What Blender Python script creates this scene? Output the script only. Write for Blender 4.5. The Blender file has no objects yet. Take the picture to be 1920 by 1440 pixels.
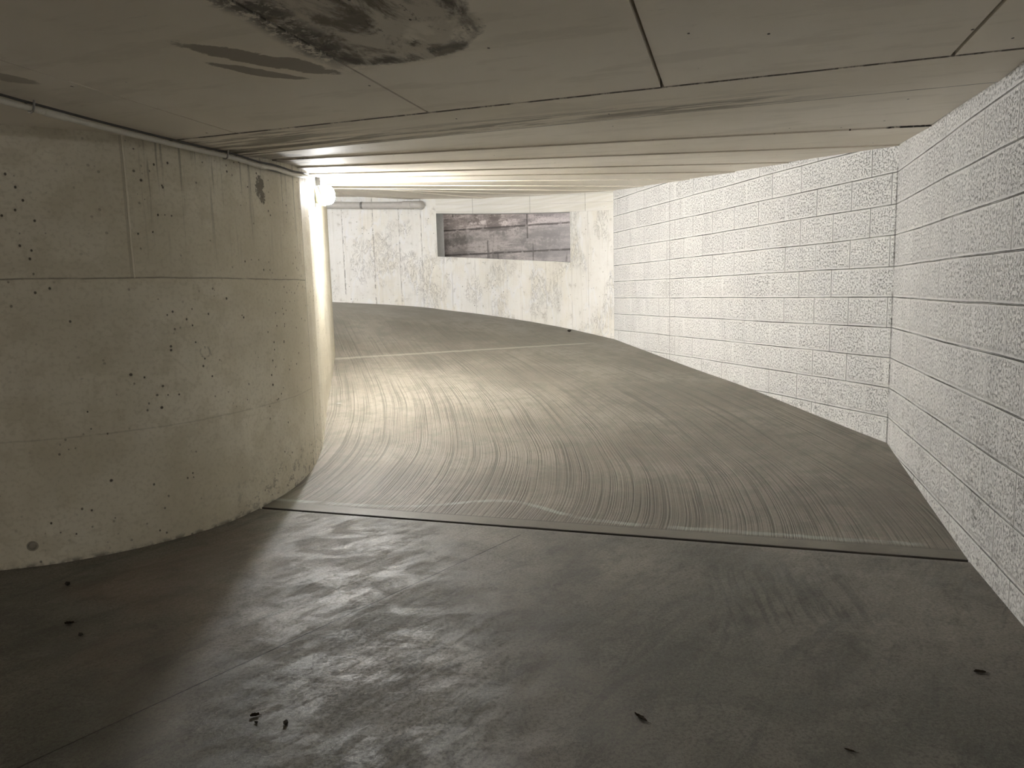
import bpy, bmesh, math, random
from math import *
from mathutils import Vector, Matrix
S = bpy.context.scene
C = bpy.context.collection

# ------------------------------------------------------------------ camera
FPX = 1340.0                      # focal length in pixels of the 1920x1440 frame
PITCH = atan(170 / FPX); ROLL = 0.026
F = Vector((0, cos(PITCH), -sin(PITCH))); U = Vector((0, sin(PITCH), cos(PITCH))); R = Vector((1, 0, 0))
R2 = R * cos(ROLL) - U * sin(ROLL); U2 = U * cos(ROLL) + R * sin(ROLL)
cd = bpy.data.cameras.new('camera'); cam = bpy.data.objects.new('camera', cd); C.objects.link(cam)
cd.sensor_fit = 'HORIZONTAL'; cd.sensor_width = 36.0; cd.lens = 36.0 * FPX / 1920.0
cd.clip_start = 0.05; cd.clip_end = 200
cam.matrix_world = Matrix(((R2.x, U2.x, -F.x, 0), (R2.y, U2.y, -F.y, 0), (R2.z, U2.z, -F.z, 1.5), (0, 0, 0, 1)))
S.camera = cam

# ------------------------------------------------------------------ world and exposure
LAMP_POWER = 200.0                 # radiance of the lit lamp glasses
LAMP2_POWER = 95.0
REAR_FILL_POWER = 9.0  # strength of the added fill tubes behind the viewer
SKY = 0.68
EXPOSURE = 2.93
w = bpy.data.worlds.new('world'); S.world = w; w.use_nodes = True
bg = w.node_tree.nodes['Background']
bg.inputs[0].default_value = (0.92, 0.88, 0.88, 1); bg.inputs[1].default_value = SKY
S.view_settings.view_transform = 'Standard'; S.view_settings.look = 'None'
S.view_settings.exposure = EXPOSURE; S.view_settings.gamma = 1; S.view_settings.use_curve_mapping = False

# ------------------------------------------------------------------ node helpers
class N:
    """a scalar shader value with arithmetic"""
    def __init__(s, m, sock): s.m = m; s.s = sock
    def _b(s, op, o, rev=False):
        n = s.m.nt.nodes.new('ShaderNodeMath'); n.operation = op
        a, b = (o, s) if rev else (s, o)
        s.m.put(n.inputs[0], a)
        if b is not None: s.m.put(n.inputs[1], b)
        return N(s.m, n.outputs[0])
    def __add__(s, o): return s._b('ADD', o)
    def __radd__(s, o): return s._b('ADD', o)
    def __sub__(s, o): return s._b('SUBTRACT', o)
    def __rsub__(s, o): return s._b('SUBTRACT', o, True)
    def __mul__(s, o): return s._b('MULTIPLY', o)
    def __rmul__(s, o): return s._b('MULTIPLY', o)
    def __truediv__(s, o): return s._b('DIVIDE', o)
    def __rtruediv__(s, o): return s._b('DIVIDE', o, True)
    def max(s, o): return s._b('MAXIMUM', o)
    def min(s, o): return s._b('MINIMUM', o)
    def abs(s): return s._b('ABSOLUTE', None)
    def floor(s): return s._b('FLOOR', None)
    def fract(s): return s._b('FRACT', None)
    def mod(s, o): return s._b('FLOORED_MODULO', o)
    def gt(s, o): return s._b('GREATER_THAN', o)
    def lt(s, o): return s._b('LESS_THAN', o)
    def pow(s, o): return s._b('POWER', o)
    def sqrt(s): return s._b('SQRT', None)
    def exp(s): return s._b('EXPONENT', None)
    def ss(s, a, b, x=0.0, y=1.0):
        n = s.m.nt.nodes.new('ShaderNodeMapRange'); n.interpolation_type = 'SMOOTHSTEP'
        n.inputs[1].default_value = min(a, b); n.inputs[2].default_value = max(a, b)
        if a > b: x, y = y, x
        n.inputs[3].default_value = x; n.inputs[4].default_value = y
        s.m.nt.links.new(s.s, n.inputs[0]); return N(s.m, n.outputs[0])
    def line(s, c, wd): return (s - c).abs().ss(wd, wd * 0.35)

class M:
    def __init__(s, name):
        s.mat = bpy.data.materials.new(name); s.mat.use_nodes = True
        s.nt = s.mat.node_tree; s.b = s.nt.nodes['Principled BSDF']
        s.b.inputs['Specular IOR Level'].default_value = 0.3
    def put(s, inp, v):
        if isinstance(v, N): s.nt.links.new(v.s, inp)
        elif isinstance(v, (int, float)): inp.default_value = v
        elif isinstance(v, tuple): inp.default_value = v if len(v) == 4 else (*v, 1) if inp.type == 'RGBA' else v
        else: s.nt.links.new(v, inp)
    def pos(s):
        g = s.nt.nodes.new('ShaderNodeNewGeometry'); x = s.nt.nodes.new('ShaderNodeSeparateXYZ')
        s.nt.links.new(g.outputs['Position'], x.inputs[0]); return [N(s, o) for o in x.outputs]
    def uv(s):
        g = s.nt.nodes.new('ShaderNodeUVMap'); x = s.nt.nodes.new('ShaderNodeSeparateXYZ')
        s.nt.links.new(g.outputs[0], x.inputs[0]); return [N(s, x.outputs[0]), N(s, x.outputs[1])]
    def vec(s, x, y, z=0.0):
        n = s.nt.nodes.new('ShaderNodeCombineXYZ')
        for i, v in enumerate((x, y, z)): s.put(n.inputs[i], v)
        return n.outputs[0]
    def noise(s, v, scale, detail=3.0, rough=0.5, dist=0.0):
        n = s.nt.nodes.new('ShaderNodeTexNoise'); s.nt.links.new(v, n.inputs['Vector'])
        n.inputs['Scale'].default_value = scale; n.inputs['Detail'].default_value = detail
        n.inputs['Roughness'].default_value = rough; n.inputs['Distortion'].default_value = dist
        return N(s, n.outputs[0])
    def voro(s, v, scale, rnd=1.0):
        n = s.nt.nodes.new('ShaderNodeTexVoronoi'); s.nt.links.new(v, n.inputs['Vector'])
        n.inputs['Scale'].default_value = scale; n.inputs['Randomness'].default_value = rnd
        x = s.nt.nodes.new('ShaderNodeSeparateColor'); s.nt.links.new(n.outputs['Color'], x.inputs[0])
        return N(s, n.outputs['Distance']), N(s, x.outputs[0]), N(s, x.outputs[1])
    def white(s, v):
        n = s.nt.nodes.new('ShaderNodeTexWhiteNoise'); s.nt.links.new(v, n.inputs['Vector']); return N(s, n.outputs[0])
    def mix(s, f, a, b):
        n = s.nt.nodes.new('ShaderNodeMix'); n.data_type = 'RGBA'
        s.put(n.inputs[0], f); s.put(n.inputs[6], a); s.put(n.inputs[7], b); return n.outputs[2]
    def color(s, c): s.put(s.b.inputs['Base Color'], c)
    def rough(s, r): s.put(s.b.inputs['Roughness'], r)
    def bump(s, h, dist=0.01, strength=1.0):
        n = s.nt.nodes.new('ShaderNodeBump'); n.inputs['Distance'].default_value = dist
        n.inputs['Strength'].default_value = strength
        s.put(n.inputs['Height'], h); s.nt.links.new(n.outputs[0], s.b.inputs['Normal'])

def plain(name, col, rough=0.5, metal=0.0, vary=0.15):
    m = M(name); x, y, z = m.pos(); n = m.noise(m.vec(x, y, z), 18, 4)
    m.color(m.mix(n, tuple(c * (1 - vary) for c in col), tuple(min(1, c * (1 + vary)) for c in col)))
    m.rough(rough); m.b.inputs['Metallic'].default_value = metal
    m.bump(n, 0.002, 0.5); return m.mat

# panel frame: wv runs along the joint between floor and ramp, dv at right angles to it
DX, DY = 0.9545, -0.2982
DJ = 4.281
def wd(m):
    x, y, z = m.pos(); return x * DX + y * DY, x * -DY + y * DX, x, y, z
def wd2xy(w_, d_): return (w_ * DX - d_ * DY, w_ * DY + d_ * DX)

# ------------------------------------------------------------------ materials
def bugholes(m, v, scale, keep, size):
    d, r, g = m.voro(v, scale)
    return (d.ss(1.0 * size, 0.6 * size) * r.gt(keep)), g

def mat_curved_wall():            # cream painted concrete of the curved wall: uv = metres along the wall, height
    m = M('cream_painted_concrete'); u, v = m.uv(); V = m.vec(u, v)
    big = m.noise(V, 0.9, 4, 0.55); mid = m.noise(V, 5.0, 5, 0.6); fine = m.noise(V, 40, 4, 0.6)
    col = m.mix(big.ss(0.38, 0.62), (0.655, 0.61, 0.49), (0.80, 0.76, 0.645))
    col = m.mix(mid.ss(0.47, 0.62) * 0.5, col, (0.60, 0.555, 0.435))
    col = m.mix(m.noise(m.vec(u * 3, v * 0.6), 1.0, 4).ss(0.52, 0.68) * 0.3, col, (0.55, 0.50, 0.39))
    col = m.mix(fine.ss(0.50, 0.60) * 0.28, col, (0.50, 0.46, 0.36))
    # bug holes, thicker towards the ceiling and the foot
    h1, _ = bugholes(m, m.vec(u, v), 15, 0.42, 0.14)
    h2, _ = bugholes(m, m.vec(u + 3.1, v * 0.8), 25, 0.60, 0.19)
    h0, _ = bugholes(m, m.vec(u + 1.7, v), 7, 0.72, 0.085)
    clump = (m.noise(V, 1.3, 2) + v.ss(1.7, 2.3) * 0.12).ss(0.46, 0.56) * (u.ss(UWALL_SEAM - .4, UWALL_SEAM + .3) * 0.8 + 0.2)
    clump2 = m.noise(m.vec(u + 8, v), 2.2, 3).ss(0.47, 0.57)
    holes = (h1 * clump).max(h2 * clump2).max(h0)
    # board lines
    wob = (m.noise(V, 2.5, 3) - 0.5) * 0.02
    brk = m.noise(m.vec(u * 6, 0.0), 1.0, 4).ss(0.35, 0.5)
    l1 = (v + wob).line(1.65, 0.006) * u.lt(UWALL_EDGE) * (brk * 0.6 + 0.4)
    l2 = (v + wob).line(0.735, 0.006) * brk * 0.35 * u.lt(UWALL_EDGE)
    l3 = (u + wob * 0.5).line(UWALL_SEAM, 0.008) * v.gt(1.65)
    l4 = (u + wob * 0.5).line(UWALL_EDGE, 0.010)
    lines = l1.max(l2).max(l4)
    # run-down streaks under the ceiling
    st = m.noise(m.vec(u * 13, v * 0.45), 1.0, 4, 0.7).ss(0.54, 0.62) * v.ss(1.6, 2.4) * u.ss(UWALL_SEAM, UWALL_SEAM + .1)
    # flaked patch beside the top
    wx = (m.noise(V, 11.0, 6, 0.75) - 0.5) * 0.20; wy = (m.noise(m.vec(u + 7, v), 9.0, 6, 0.7) - 0.5) * 0.22
    du = (u + wx * 1.3 - UWALL_PATCH) / 0.045; dv = (v + wy - 2.28) / 0.085
    patch = (du * du + dv * dv).ss(1.1, 0.8)
    # grime at the foot
    foot = m.noise(V, 12.0, 6, 0.75).ss(0.53, 0.60) * v.ss(0.50, 0.02) * u.ss(UWALL_SEAM - .2, UWALL_EDGE - .4)
    foot2 = v.ss(0.035, 0.0) * m.noise(V, 14, 4).ss(0.4, 0.6)
    d3, r3, g3 = m.voro(m.vec(u, v), 2.3)                       # patched tie holes
    ring = (d3.line(0.085, 0.02) * r3.gt(0.7) * m.noise(V, 20, 3).ss(0.4, 0.6)) * 0.5
    dark = holes.max(lines * 0.55).max(patch * 0.8).max(foot * 0.7).max(foot2 * 0.8).max(st * 0.5).max(ring)
    col = m.mix(dark, col, (0.13, 0.115, 0.09))
    col = m.mix((u + wob * 0.5 + 0.014).line(UWALL_SEAM, 0.009) * v.gt(1.65) * 0.3, col, (0.22, 0.19, 0.15))  # shaded edge beside the raised seam, painted into the colour
    col = m.mix(l3 * 0.7, col, (0.88, 0.83, 0.70))  # highlight along the raised seam, painted into the colour
    m.color(col); m.rough(0.62)
    hgt = mid * 0.25 + fine * 0.08 - holes * 1.2 - lines * 0.6 - patch * 0.4 - foot * 0.15 + l3 * 1.0 + big * 0.5
    m.bump(hgt, 0.006, 0.8); return m.mat

def mat_far_concrete():           # pale painted curved concrete wall with the opening
    m = M('white_painted_concrete'); u, v = m.uv(); V = m.vec(u, v)
    big = m.noise(V, 0.8, 4); mid = m.noise(V, 6, 5, 0.65); fine = m.noise(V, 50, 3)
    col = m.mix(big.ss(0.35, 0.65), (0.80, 0.785, 0.735), (0.84, 0.83, 0.80))
    col = m.mix(mid.ss(0.5, 0.75) * 0.4, col, (0.58, 0.55, 0.48))
    col = m.mix(m.noise(m.vec(u + 5, v * 0.6), 1.3, 4, 0.6).ss(0.5, 0.62) * 0.28, col, (0.74, 0.68, 0.53))
    col = m.mix(m.noise(m.vec(u * 1.5 + 9, v * 0.6), 1.1, 3).line(0.5, 0.02) * 0.4, col, (0.84, 0.85, 0.87))
    vert = m.noise(m.vec(u * 14, v * 0.7), 1.0, 5, 0.7)
    col = m.mix(vert.ss(0.52, 0.66) * 0.35, col, (0.60, 0.57, 0.50))
    # vertical board joints, chipped
    q = (u / 0.62) + (m.noise(m.vec(u * 1.1, 3.0), 1.0, 1) - 0.5) * 0.8; f = (q.fract() - 0.5).abs()
    sel = m.white(m.vec(q.floor() + 0.5, 0.5)).gt(0.35)
    seam = f.line(0.5, 0.05) * m.noise(m.vec(u * 8, v * 3), 2.4, 6, 0.8).ss(0.50, 0.56) * m.white(m.vec(q.floor() + 0.5, 4.5)).gt(0.7)
    seam2 = f.line(0.5, 0.011) * m.noise(m.vec(u, v), 1.6, 3).ss(0.42, 0.52)
    h1, _ = bugholes(m, V, 9, 0.6, 0.10); h2, _ = bugholes(m, m.vec(u + 4, v), 18, 0.75, 0.14)
    scr = m.noise(m.vec(u * 9, v * 4), 1.0, 6, 0.75, 1.5).line(0.5, 0.016) * m.noise(V, 1.1, 2).ss(0.48, 0.56)
    lintel = (v - u * 0.0).lt(-99)
    dark = h1.max(h2 * 0.8).max(seam * 0.7).max(seam2 * 0.38).max(scr * 0.5).max(mid.ss(0.6, 0.68) * 0.25)
    m.color(m.mix(dark, col, (0.22, 0.20, 0.17))); m.rough(0.65)
    m.bump(mid * 0.3 + fine * 0.1 + vert * 0.2 - dark * 0.8, 0.006, 0.8); return m.mat

def mat_lintel():
    m = M('board_marked_lintel'); u, v = m.uv(); V = m.vec(u, v)
    bd = m.noise(m.vec(u * 0.8, v * 24), 1.0, 4, 0.6)
    col = m.mix(bd.ss(0.35, 0.65), (0.72, 0.70, 0.63), (0.80, 0.785, 0.74))
    sl = ((v - u * 0.095) / 0.14).fract().line(0.5, 0.03)
    vj = (u / 1.5).fract().line(0.5, 0.006)
    h1, _ = bugholes(m, V, 16, 0.8, 0.1)
    dk = h1.max(sl * 0.3).max(vj * 0.6)
    m.color(m.mix(dk, col, (0.25, 0.23, 0.2))); m.rough(0.65)
    m.bump(bd * 0.4 - dk, 0.005, 0.8); return m.mat

def mat_blocks(name, length, off5, base, tint, grime, split=0.0):
    m = M(name); u, v0 = m.uv(); V = m.vec(u, v0)
    v = (v0 - 0.137) + (m.noise(m.vec(u * 0.9, v0 * 3.0), 1.0, 3) - 0.5) * 0.022
    r = (v / 0.25); row = r.floor(); fv = (r.fract() * 0.25)
    odd = (row + 1).mod(2.0)                                   # row 5 -> 0
    uj = (u - off5 + odd * (length * 0.5)) / length + (m.noise(m.vec(row * 3.7, u * 1.2), 1.0, 1) - 0.5) * 0.05
    colm = (uj + 0.5).floor(); fu = (uj + 0.5).fract() * length
    dh = fv.min(0.25 - fv); du = (fu - length * 0.5).abs()
    rnd = m.white(m.vec(row + 0.5, colm + 0.5)); rnd2 = m.white(m.vec(row + 9.5, colm + 0.5)); 
    cell = ((u - off5 + odd * (length * 0.5)) / length).floor()
    rc = m.white(m.vec(row + 0.3, cell + 0.7))
    brk = m.noise(m.vec(u * 1.6, row * 5.0), 1.0, 4).ss(0.42, 0.56)
    rough_edge = (m.noise(V, 30, 3) - 0.5) * 0.004
    hline = (dh + rough_edge).ss(0.0058, 0.0015); vline = (du + rough_edge).ss(0.005, 0.0015) * rnd.ss(0.25, 0.6)
    hband = dh.ss(0.030, 0.008); vband = du.ss(0.025, 0.006)
    pit = m.noise(m.vec(u, v0 * 0.9), 62, 5, 0.75)
    face = 1.0 - hband.max(vband * 0.8) * 0.8
    pits = pit.ss(0.50, 0.60) * face
    deep = pit.ss(0.60, 0.68) * face
    pamt = (m.noise(V, 1.1, 4, 0.6).ss(0.40, 0.60) * 0.55 + 0.22) * (rc * 0.7 + 0.5)
    smear = m.noise(m.vec(u * 5, v0 * 1.2), 1.0, 5, 0.65)
    col = m.mix(rc * 0.5, base, tint)
    col = m.mix(smear.ss(0.50, 0.64) * 0.3, col, tuple(c * 0.82 for c in tint))
    gr = m.noise(V, 13, 6, 0.8).ss(0.53, 0.60) * v0.ss(grime, 0.1) * m.noise(V, 1.4, 2).ss(0.42, 0.55)
    gr2 = m.noise(m.vec(u, v0 * 0.7), 16, 5, 0.85).ss(0.655, 0.70)
    col = m.mix(pits * pamt * 0.9, col, (0.33, 0.32, 0.31))
    dk = (deep * (pamt + 0.2) * 0.8).max(hline * (brk * 0.8 + 0.08)).max(vline * 0.6).max(gr * 0.6).max(gr2 * 0.55)
    if split:                                                  # upright joint where two lengths of blockwork meet
        sj = (u + rough_edge - split).line(0.0, 0.009); dk = dk.max(sj * 0.5)
    dk = dk.max((u + (m.noise(V, 6, 3) - 0.5) * 0.012).line(0.004, 0.012) * m.noise(m.vec(v0 * 3, 1.0), 1.0, 3).ss(0.4, 0.55) * 0.7)
    m.color(m.mix(dk, col, (0.10, 0.095, 0.085))); m.rough(0.6)
    ledge = fv.ss(0.035, 0.010) * fv.ss(0.0, 0.005)            # mortar standing proud above each bed joint
    m.bump(pits * (-0.30) - deep * 0.4 + smear * 0.25 - hline * 1.6 - vline * 1.0 + ledge * 0.9 + (rc - 0.5) * 0.25 * face, 0.010, 1.0)
    return m.mat

def mat_ceiling():
    m = M('ceiling_concrete'); wv, dv, x, y, z = wd(m); V = m.vec(x, y, z); W = m.vec(wv, dv)
    big = m.noise(V, 0.7, 4); mid = m.noise(V, 4, 6, 0.6); fine = m.noise(V, 45, 3)
    col = m.mix(big.ss(0.35, 0.65), (0.76, 0.705, 0.605), (0.85, 0.80, 0.71))
    col = m.mix(mid.ss(0.55, 0.8) * 0.25, col, (0.68, 0.63, 0.53))
    wx = (m.noise(W, 5.5, 5, 0.6) - 0.5); wy = (m.noise(m.vec(wv + 9, dv), 5.5, 5, 0.6) - 0.5)
    def box(w0, w1, d0, d1, r, amp):
        a = wv + wx * amp; b = dv + wy * amp
        qa = ((a - (w0 + w1) / 2).abs() - ((w1 - w0) / 2 - r)).max(0.0); qb = ((b - (d0 + d1) / 2).abs() - ((d1 - d0) / 2 - r)).max(0.0)
        return ((qa * qa + qb * qb).sqrt() - r)
    def ell(w0, d0, ra, rb, amp, rot=0.0):
        a = wv + wx * amp - w0; b = dv + wy * amp - d0; c, s = cos(rot), sin(rot)
        a, b = (a * c + b * s) / ra, (b * c - a * s) / rb
        return (a * a + b * b)
    sd = box(-1.75, -0.87, 0.9, 2.90, 0.40, 0.07) + (m.noise(W, 30, 4, 0.7) - 0.5) * 0.05
    inb = sd.ss(0.0, -0.03) * wv.gt(-1.585)
    mott = m.noise(m.vec(wv * 5, dv * 2.2), 1.0, 6, 0.7, 0.6)
    rim = sd.line(-0.05, 0.07) * inb
    pale = ell(-1.05, 2.62, 0.14, 0.12, 0.2).ss(1.2, 0.6)
    big_st = inb * (mott.ss(0.43, 0.57) * 0.6 + 0.38) * (1.0 - pale * 0.6)
    col = m.mix(big_st * 0.95, col, (0.125, 0.100, 0.070))
    col = m.mix(inb * m.noise(m.vec(wv * 9, dv * 4), 1.0, 6, 0.8).ss(0.56, 0.62) * 0.7, col, (0.05, 0.042, 0.032))
    col = m.mix(rim * mott.ss(0.4, 0.55) * 0.6, col, (0.07, 0.06, 0.05))
    jn = (wv + wx * 0.10).line(-1.565, 0.13) * dv.ss(3.0, 2.6) * m.noise(W, 14, 6, 0.75).ss(0.42, 0.52)
    col = m.mix(jn * 0.85, col, (0.06, 0.05, 0.04))
    s2 = (ell(-1.86, 2.64, 0.075, 0.33, 0.15, -0.60) + (m.noise(W, 28, 5, 0.75) - 0.5) * 1.0).ss(1.15, 0.85)
    s3 = (ell(-1.97, 2.77, 0.042, 0.22, 0.12, -0.62) + (m.noise(W, 28, 5, 0.75) - 0.5) * 1.0).ss(1.15, 0.85)
    s4 = ell(-3.02, 2.36, 0.06, 0.2, 0.1, -0.3).ss(1.2, 0.8)
    col = m.mix(s2.max(s3).max(s4 * 0.7) * 0.8, col, (0.22, 0.19, 0.15))
    # damp streaks along the drop strip
    strk = m.noise(m.vec(wv * 1.3, dv * 17), 1.0, 6, 0.72, 0.3)
    band = dv.ss(3.85, 4.10) * dv.ss(4.26, 4.20) * wv.ss(0.6, 0.0) 
    b2 = dv.ss(3.66, 3.74) * dv.ss(4.3, 4.2) * wv.ss(-1.9, -2.6)
    col = m.mix(strk.ss(0.46, 0.56) * band * 0.65, col, (0.17, 0.15, 0.12))
    col = m.mix(strk.ss(0.46, 0.56) * b2 * 0.7, col, (0.15, 0.13, 0.10))
    nk = ell(-3.15, 4.55, 0.22, 0.5, 0.25).ss(1.3, 0.6) * strk.ss(0.42, 0.52)
    col = m.mix(nk * 0.75, col, (0.12, 0.105, 0.08))
    hd, hr, hg = m.voro(m.vec(wv * 1.5, dv), 5.0); holes = (hd + (fine - 0.5) * 0.05).ss(0.055, 0.035) * hr.gt(0.45)
    col = m.mix(m.noise(m.vec(wv * 0.8, dv * 3), 1.6, 6, 0.65).ss(0.52, 0.62) * 0.22, col, (0.50, 0.455, 0.37))
    gr = m.noise(m.vec(wv * 2.2, dv * 26), 1.0, 5, 0.7).ss(0.66, 0.74) * 0.35
    e1 = (dv + wx * 0.012).line(3.69, 0.012); e2 = (dv + wx * 0.03).line(4.243, 0.016)
    ed = (e1 * m.noise(m.vec(wv * 5, 0.0), 1.0, 5, 0.7).ss(0.4, 0.52)).max(e2 * 0.85)
    dk = holes.max(gr).max(ed * 0.8)
    col = m.mix(dk, col, (0.07, 0.06, 0.05))
    ck = (y + x * 0.12 - 5.26 + (fine - 0.5) * 0.03 + (mid - 0.5) * 0.10).line(0.0, 0.014) * (x - 2.70).abs().ss(0.16, 0.13)
    col = m.mix(ck * 0.95, col, (0.01, 0.01, 0.01))
    m.color(col); m.rough(0.7)
    m.bump(mid * 0.3 + fine * 0.1 - big_st * 0.3 * mott - dk * 0.8, 0.006, 0.7); return m.mat

def mat_ramp():
    m = M('raked_ramp_concrete'); wv, d0, x, y, z = wd(m); dv = d0 - DJ; V = m.vec(x, y, z)
    dp = dv.max(0.0)
    q = wv + (dp * dp * 0.20) / (1.0 + dp * 0.16) - dp * 0.10 + (m.noise(V, 0.7, 1) - 0.5) * 0.10
    fade = dv.ss(7.5, 4.0)
    g1 = m.noise(m.vec(q * 75, dv * 0.5), 1.0, 1, 0.6)
    g2 = m.noise(m.vec(q * 16, dv * 0.35 + 5), 1.0, 2, 0.5)
    on = dv.ss(0.115, 0.135)
    groove = g1.ss(0.47, 0.60) * (g2.ss(0.40, 0.56) * 0.7 + 0.3) * on
    big = m.noise(V, 0.8, 5, 0.6); mid = m.noise(V, 6, 6, 0.65); fine = m.noise(V, 60, 3)
    crs = m.noise(m.vec(wv * 1.0, dv * 5), 1.0, 4, 0.6)
    col = m.mix(big.ss(0.38, 0.62), (0.172, 0.155, 0.127), (0.242, 0.221, 0.186))
    col = m.mix(mid.ss(0.47, 0.6) * 0.6, col, (0.15, 0.145, 0.118))
    col = m.mix(crs.ss(0.52, 0.7) * 0.3, col, (0.265, 0.245, 0.205))
    col = m.mix(groove * 0.62 * (fade * 0.7 + 0.3), col, (0.075, 0.068, 0.056))
    col = m.mix(fine.ss(0.5, 0.62) * 0.3, col, (0.12, 0.11, 0.09))
    gw = wv + 1.55
    cen = (gw * gw * (-4.5)).exp() * 0.27 + 0.17
    td = dv + (mid - 0.5) * 0.05 - cen
    tide = td.line(0.0, 0.035) * m.noise(V, 3, 4).ss(0.3, 0.6)
    damp = td.ss(0.01, -0.03) * on
    col = m.mix(damp * 0.45, col, (0.145, 0.13, 0.11))
    col = m.mix(tide * 0.45, col, (0.40, 0.45, 0.39))
    strip = 1.0 - on
    col = m.mix(strip * 0.7, col, (0.155, 0.145, 0.122))
    col = m.mix((dv + (mid - 0.5) * 0.03).ss(0.016, 0.003) * 0.8, col, (0.03, 0.028, 0.024))
    sc = (dv + (mid - 0.5) * 0.012).line(0.122, 0.010)
    col = m.mix(sc * 0.5, col, (0.08, 0.075, 0.06))
    # pale radial scrape higher up the ramp
    rl = (y + x * (-0.275) - (10.62 + (mid - 0.5) * 0.10)).abs()
    col = m.mix(rl.ss(0.07, 0.02) * x.ss(1.3, 1.0) * 0.5, col, (0.46, 0.43, 0.36))
    rt = m.noise(V, 1.6, 5, 0.6).ss(0.5, 0.6) * wv.ss(-0.2, 0.8) * dv.ss(2.8, 1.2)
    col = m.mix(rt * 0.55, col, (0.11, 0.098, 0.082))
    m.color(col); m.rough(0.55)
    m.bump(g1 * on * (fade * 0.8 + 0.2) * (-0.9) - groove * 0.6 + mid * 0.25 + fine * 0.12, 0.004, 0.9); return m.mat

def mat_floor():
    m = M('worn_floor_concrete'); wv, d0, x, y, z = wd(m); V = m.vec(x, y, z)
    a = x * 0.616 + y * 0.788; b = x * 0.788 - y * 0.616      # along and across the saw cut
    big = m.noise(V, 0.75, 5, 0.6, 0.4); mid = m.noise(m.vec(x * 0.8, y * 1.3), 3.0, 9, 0.72, 0.6); fine = m.noise(V, 70, 6, 0.8)
    swirl = m.noise(m.vec(a * 0.8, b * 3.2), 1.6, 9, 0.74, 0.8)
    scuff = m.noise(m.vec(a * 3, b * 12), 1.5, 8, 0.8, 0.5)
    col = m.mix(big.ss(0.40, 0.60), (0.092, 0.088, 0.070), (0.165, 0.149, 0.123))
    col = m.mix(mid.ss(0.46, 0.58) * 0.65, col, (0.175, 0.165, 0.142))
    col = m.mix(swirl.ss(0.50, 0.62) * 0.6, col, (0.062, 0.061, 0.052))
    col = m.mix(scuff.ss(0.52, 0.62) * 0.35, col, (0.20, 0.19, 0.17))
    col = m.mix(fine.ss(0.48, 0.58) * 0.45, col, (0.05, 0.048, 0.042))
    grit = m.noise(V, 170, 3, 0.7)
    col = m.mix(grit.ss(0.54, 0.64) * 0.4, col, (0.24, 0.225, 0.195))
    col = m.mix(m.noise(V, 4.5, 8, 0.8, 0.4).ss(0.53, 0.60) * 0.4, col, (0.055, 0.053, 0.044))
    red = m.noise(V, 0.9, 2).ss(0.5, 0.6) * x.ss(-1.0, -2.2)
    col = m.mix(red * 0.3, col, (0.19, 0.12, 0.085))
    # dark tyre scrubs in front of the joint
    tw = (x + (y - 3.3) * (-0.15) + (m.noise(V, 1.3, 3) - 0.5) * 0.1); 
    ty = m.noise(m.vec(tw * 22, y * 1.0), 1.0, 4, 0.7).ss(0.47, 0.6) * (tw - 1.32).abs().ss(0.48, 0.25) * y.ss(2.85, 3.1) * y.ss(3.85, 3.7)
    col = m.mix(ty * 0.5, col, (0.045, 0.046, 0.040))
    blot = m.noise(m.vec(x + 3, y), 1.7, 7, 0.7).ss(0.535, 0.60)
    col = m.mix(blot * 0.4, col, (0.07, 0.066, 0.056))
    d1, r1, g1 = m.voro(m.vec(a * 2.0, b), 9.0)
    fl = d1.ss(0.08, 0.04) * r1.gt(0.90)
    lip = (d0 + (mid - 0.5) * 0.05).ss(DJ - 0.09, DJ - 0.02)
    col = m.mix(lip * 0.45 * mid.ss(0.35, 0.6), col, (0.24, 0.23, 0.20))
    cut = (b + 2.6365).abs().ss(0.0045, 0.002) * d0.lt(DJ - 0.15)
    col = m.mix(fl.max(cut * 0.95), col, (0.015, 0.014, 0.012))
    m.color(col)
    m.rough(0.40 + mid.ss(0.42, 0.58) * 0.20 + scuff.ss(0.45, 0.6) * 0.16 + fine.ss(0.42, 0.58) * 0.14)
    m.b.inputs['Specular IOR Level'].default_value = 0.5
    m.bump(mid * 0.09 + fine * 0.42 + scuff * 0.16 - cut * 1.0, 0.004, 0.6); return m.mat

def mat_outer():                  # raw board-formed wall behind the opening
    m = M('raw_board_formed_concrete'); u, v = m.uv(); V = m.vec(u, v)
    bd = (v / 0.52); fr = bd.fract(); row = bd.floor()
    wob = (m.noise(V, 3, 4) - 0.5) * 0.05
    hl = (fr + wob).line(0.5, 0.045)
    vl = ((u + row * 0.9) / 2.6).fract().line(0.5, 0.008)
    n1 = m.noise(m.vec(u * 1.2, v * 5), 1.0, 7, 0.72); n2 = m.noise(V, 2.2, 8, 0.75); st = m.noise(m.vec(u * 12, v * 0.7), 1.0, 4)
    hl = hl * m.noise(V, 6, 5, 0.7).ss(0.35, 0.5)
    col = m.mix(n1.ss(0.42, 0.58), (0.20, 0.175, 0.16), (0.46, 0.41, 0.375))
    col = m.mix(n2.ss(0.50, 0.58) * 0.75, col, (0.085, 0.07, 0.06))
    col = m.mix(m.noise(V, 24, 4, 0.7).ss(0.52, 0.62) * 0.5, col, (0.10, 0.085, 0.075))
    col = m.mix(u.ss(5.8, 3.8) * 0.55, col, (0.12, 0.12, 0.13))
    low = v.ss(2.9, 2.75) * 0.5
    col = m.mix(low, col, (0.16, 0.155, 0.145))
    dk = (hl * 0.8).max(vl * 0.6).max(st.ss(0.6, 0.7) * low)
    m.color(m.mix(dk, col, (0.05, 0.045, 0.04))); m.rough(0.85)
    m.bump(n1 * 0.5 + n2 * 0.4 - dk, 0.02, 0.9); return m.mat

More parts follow.
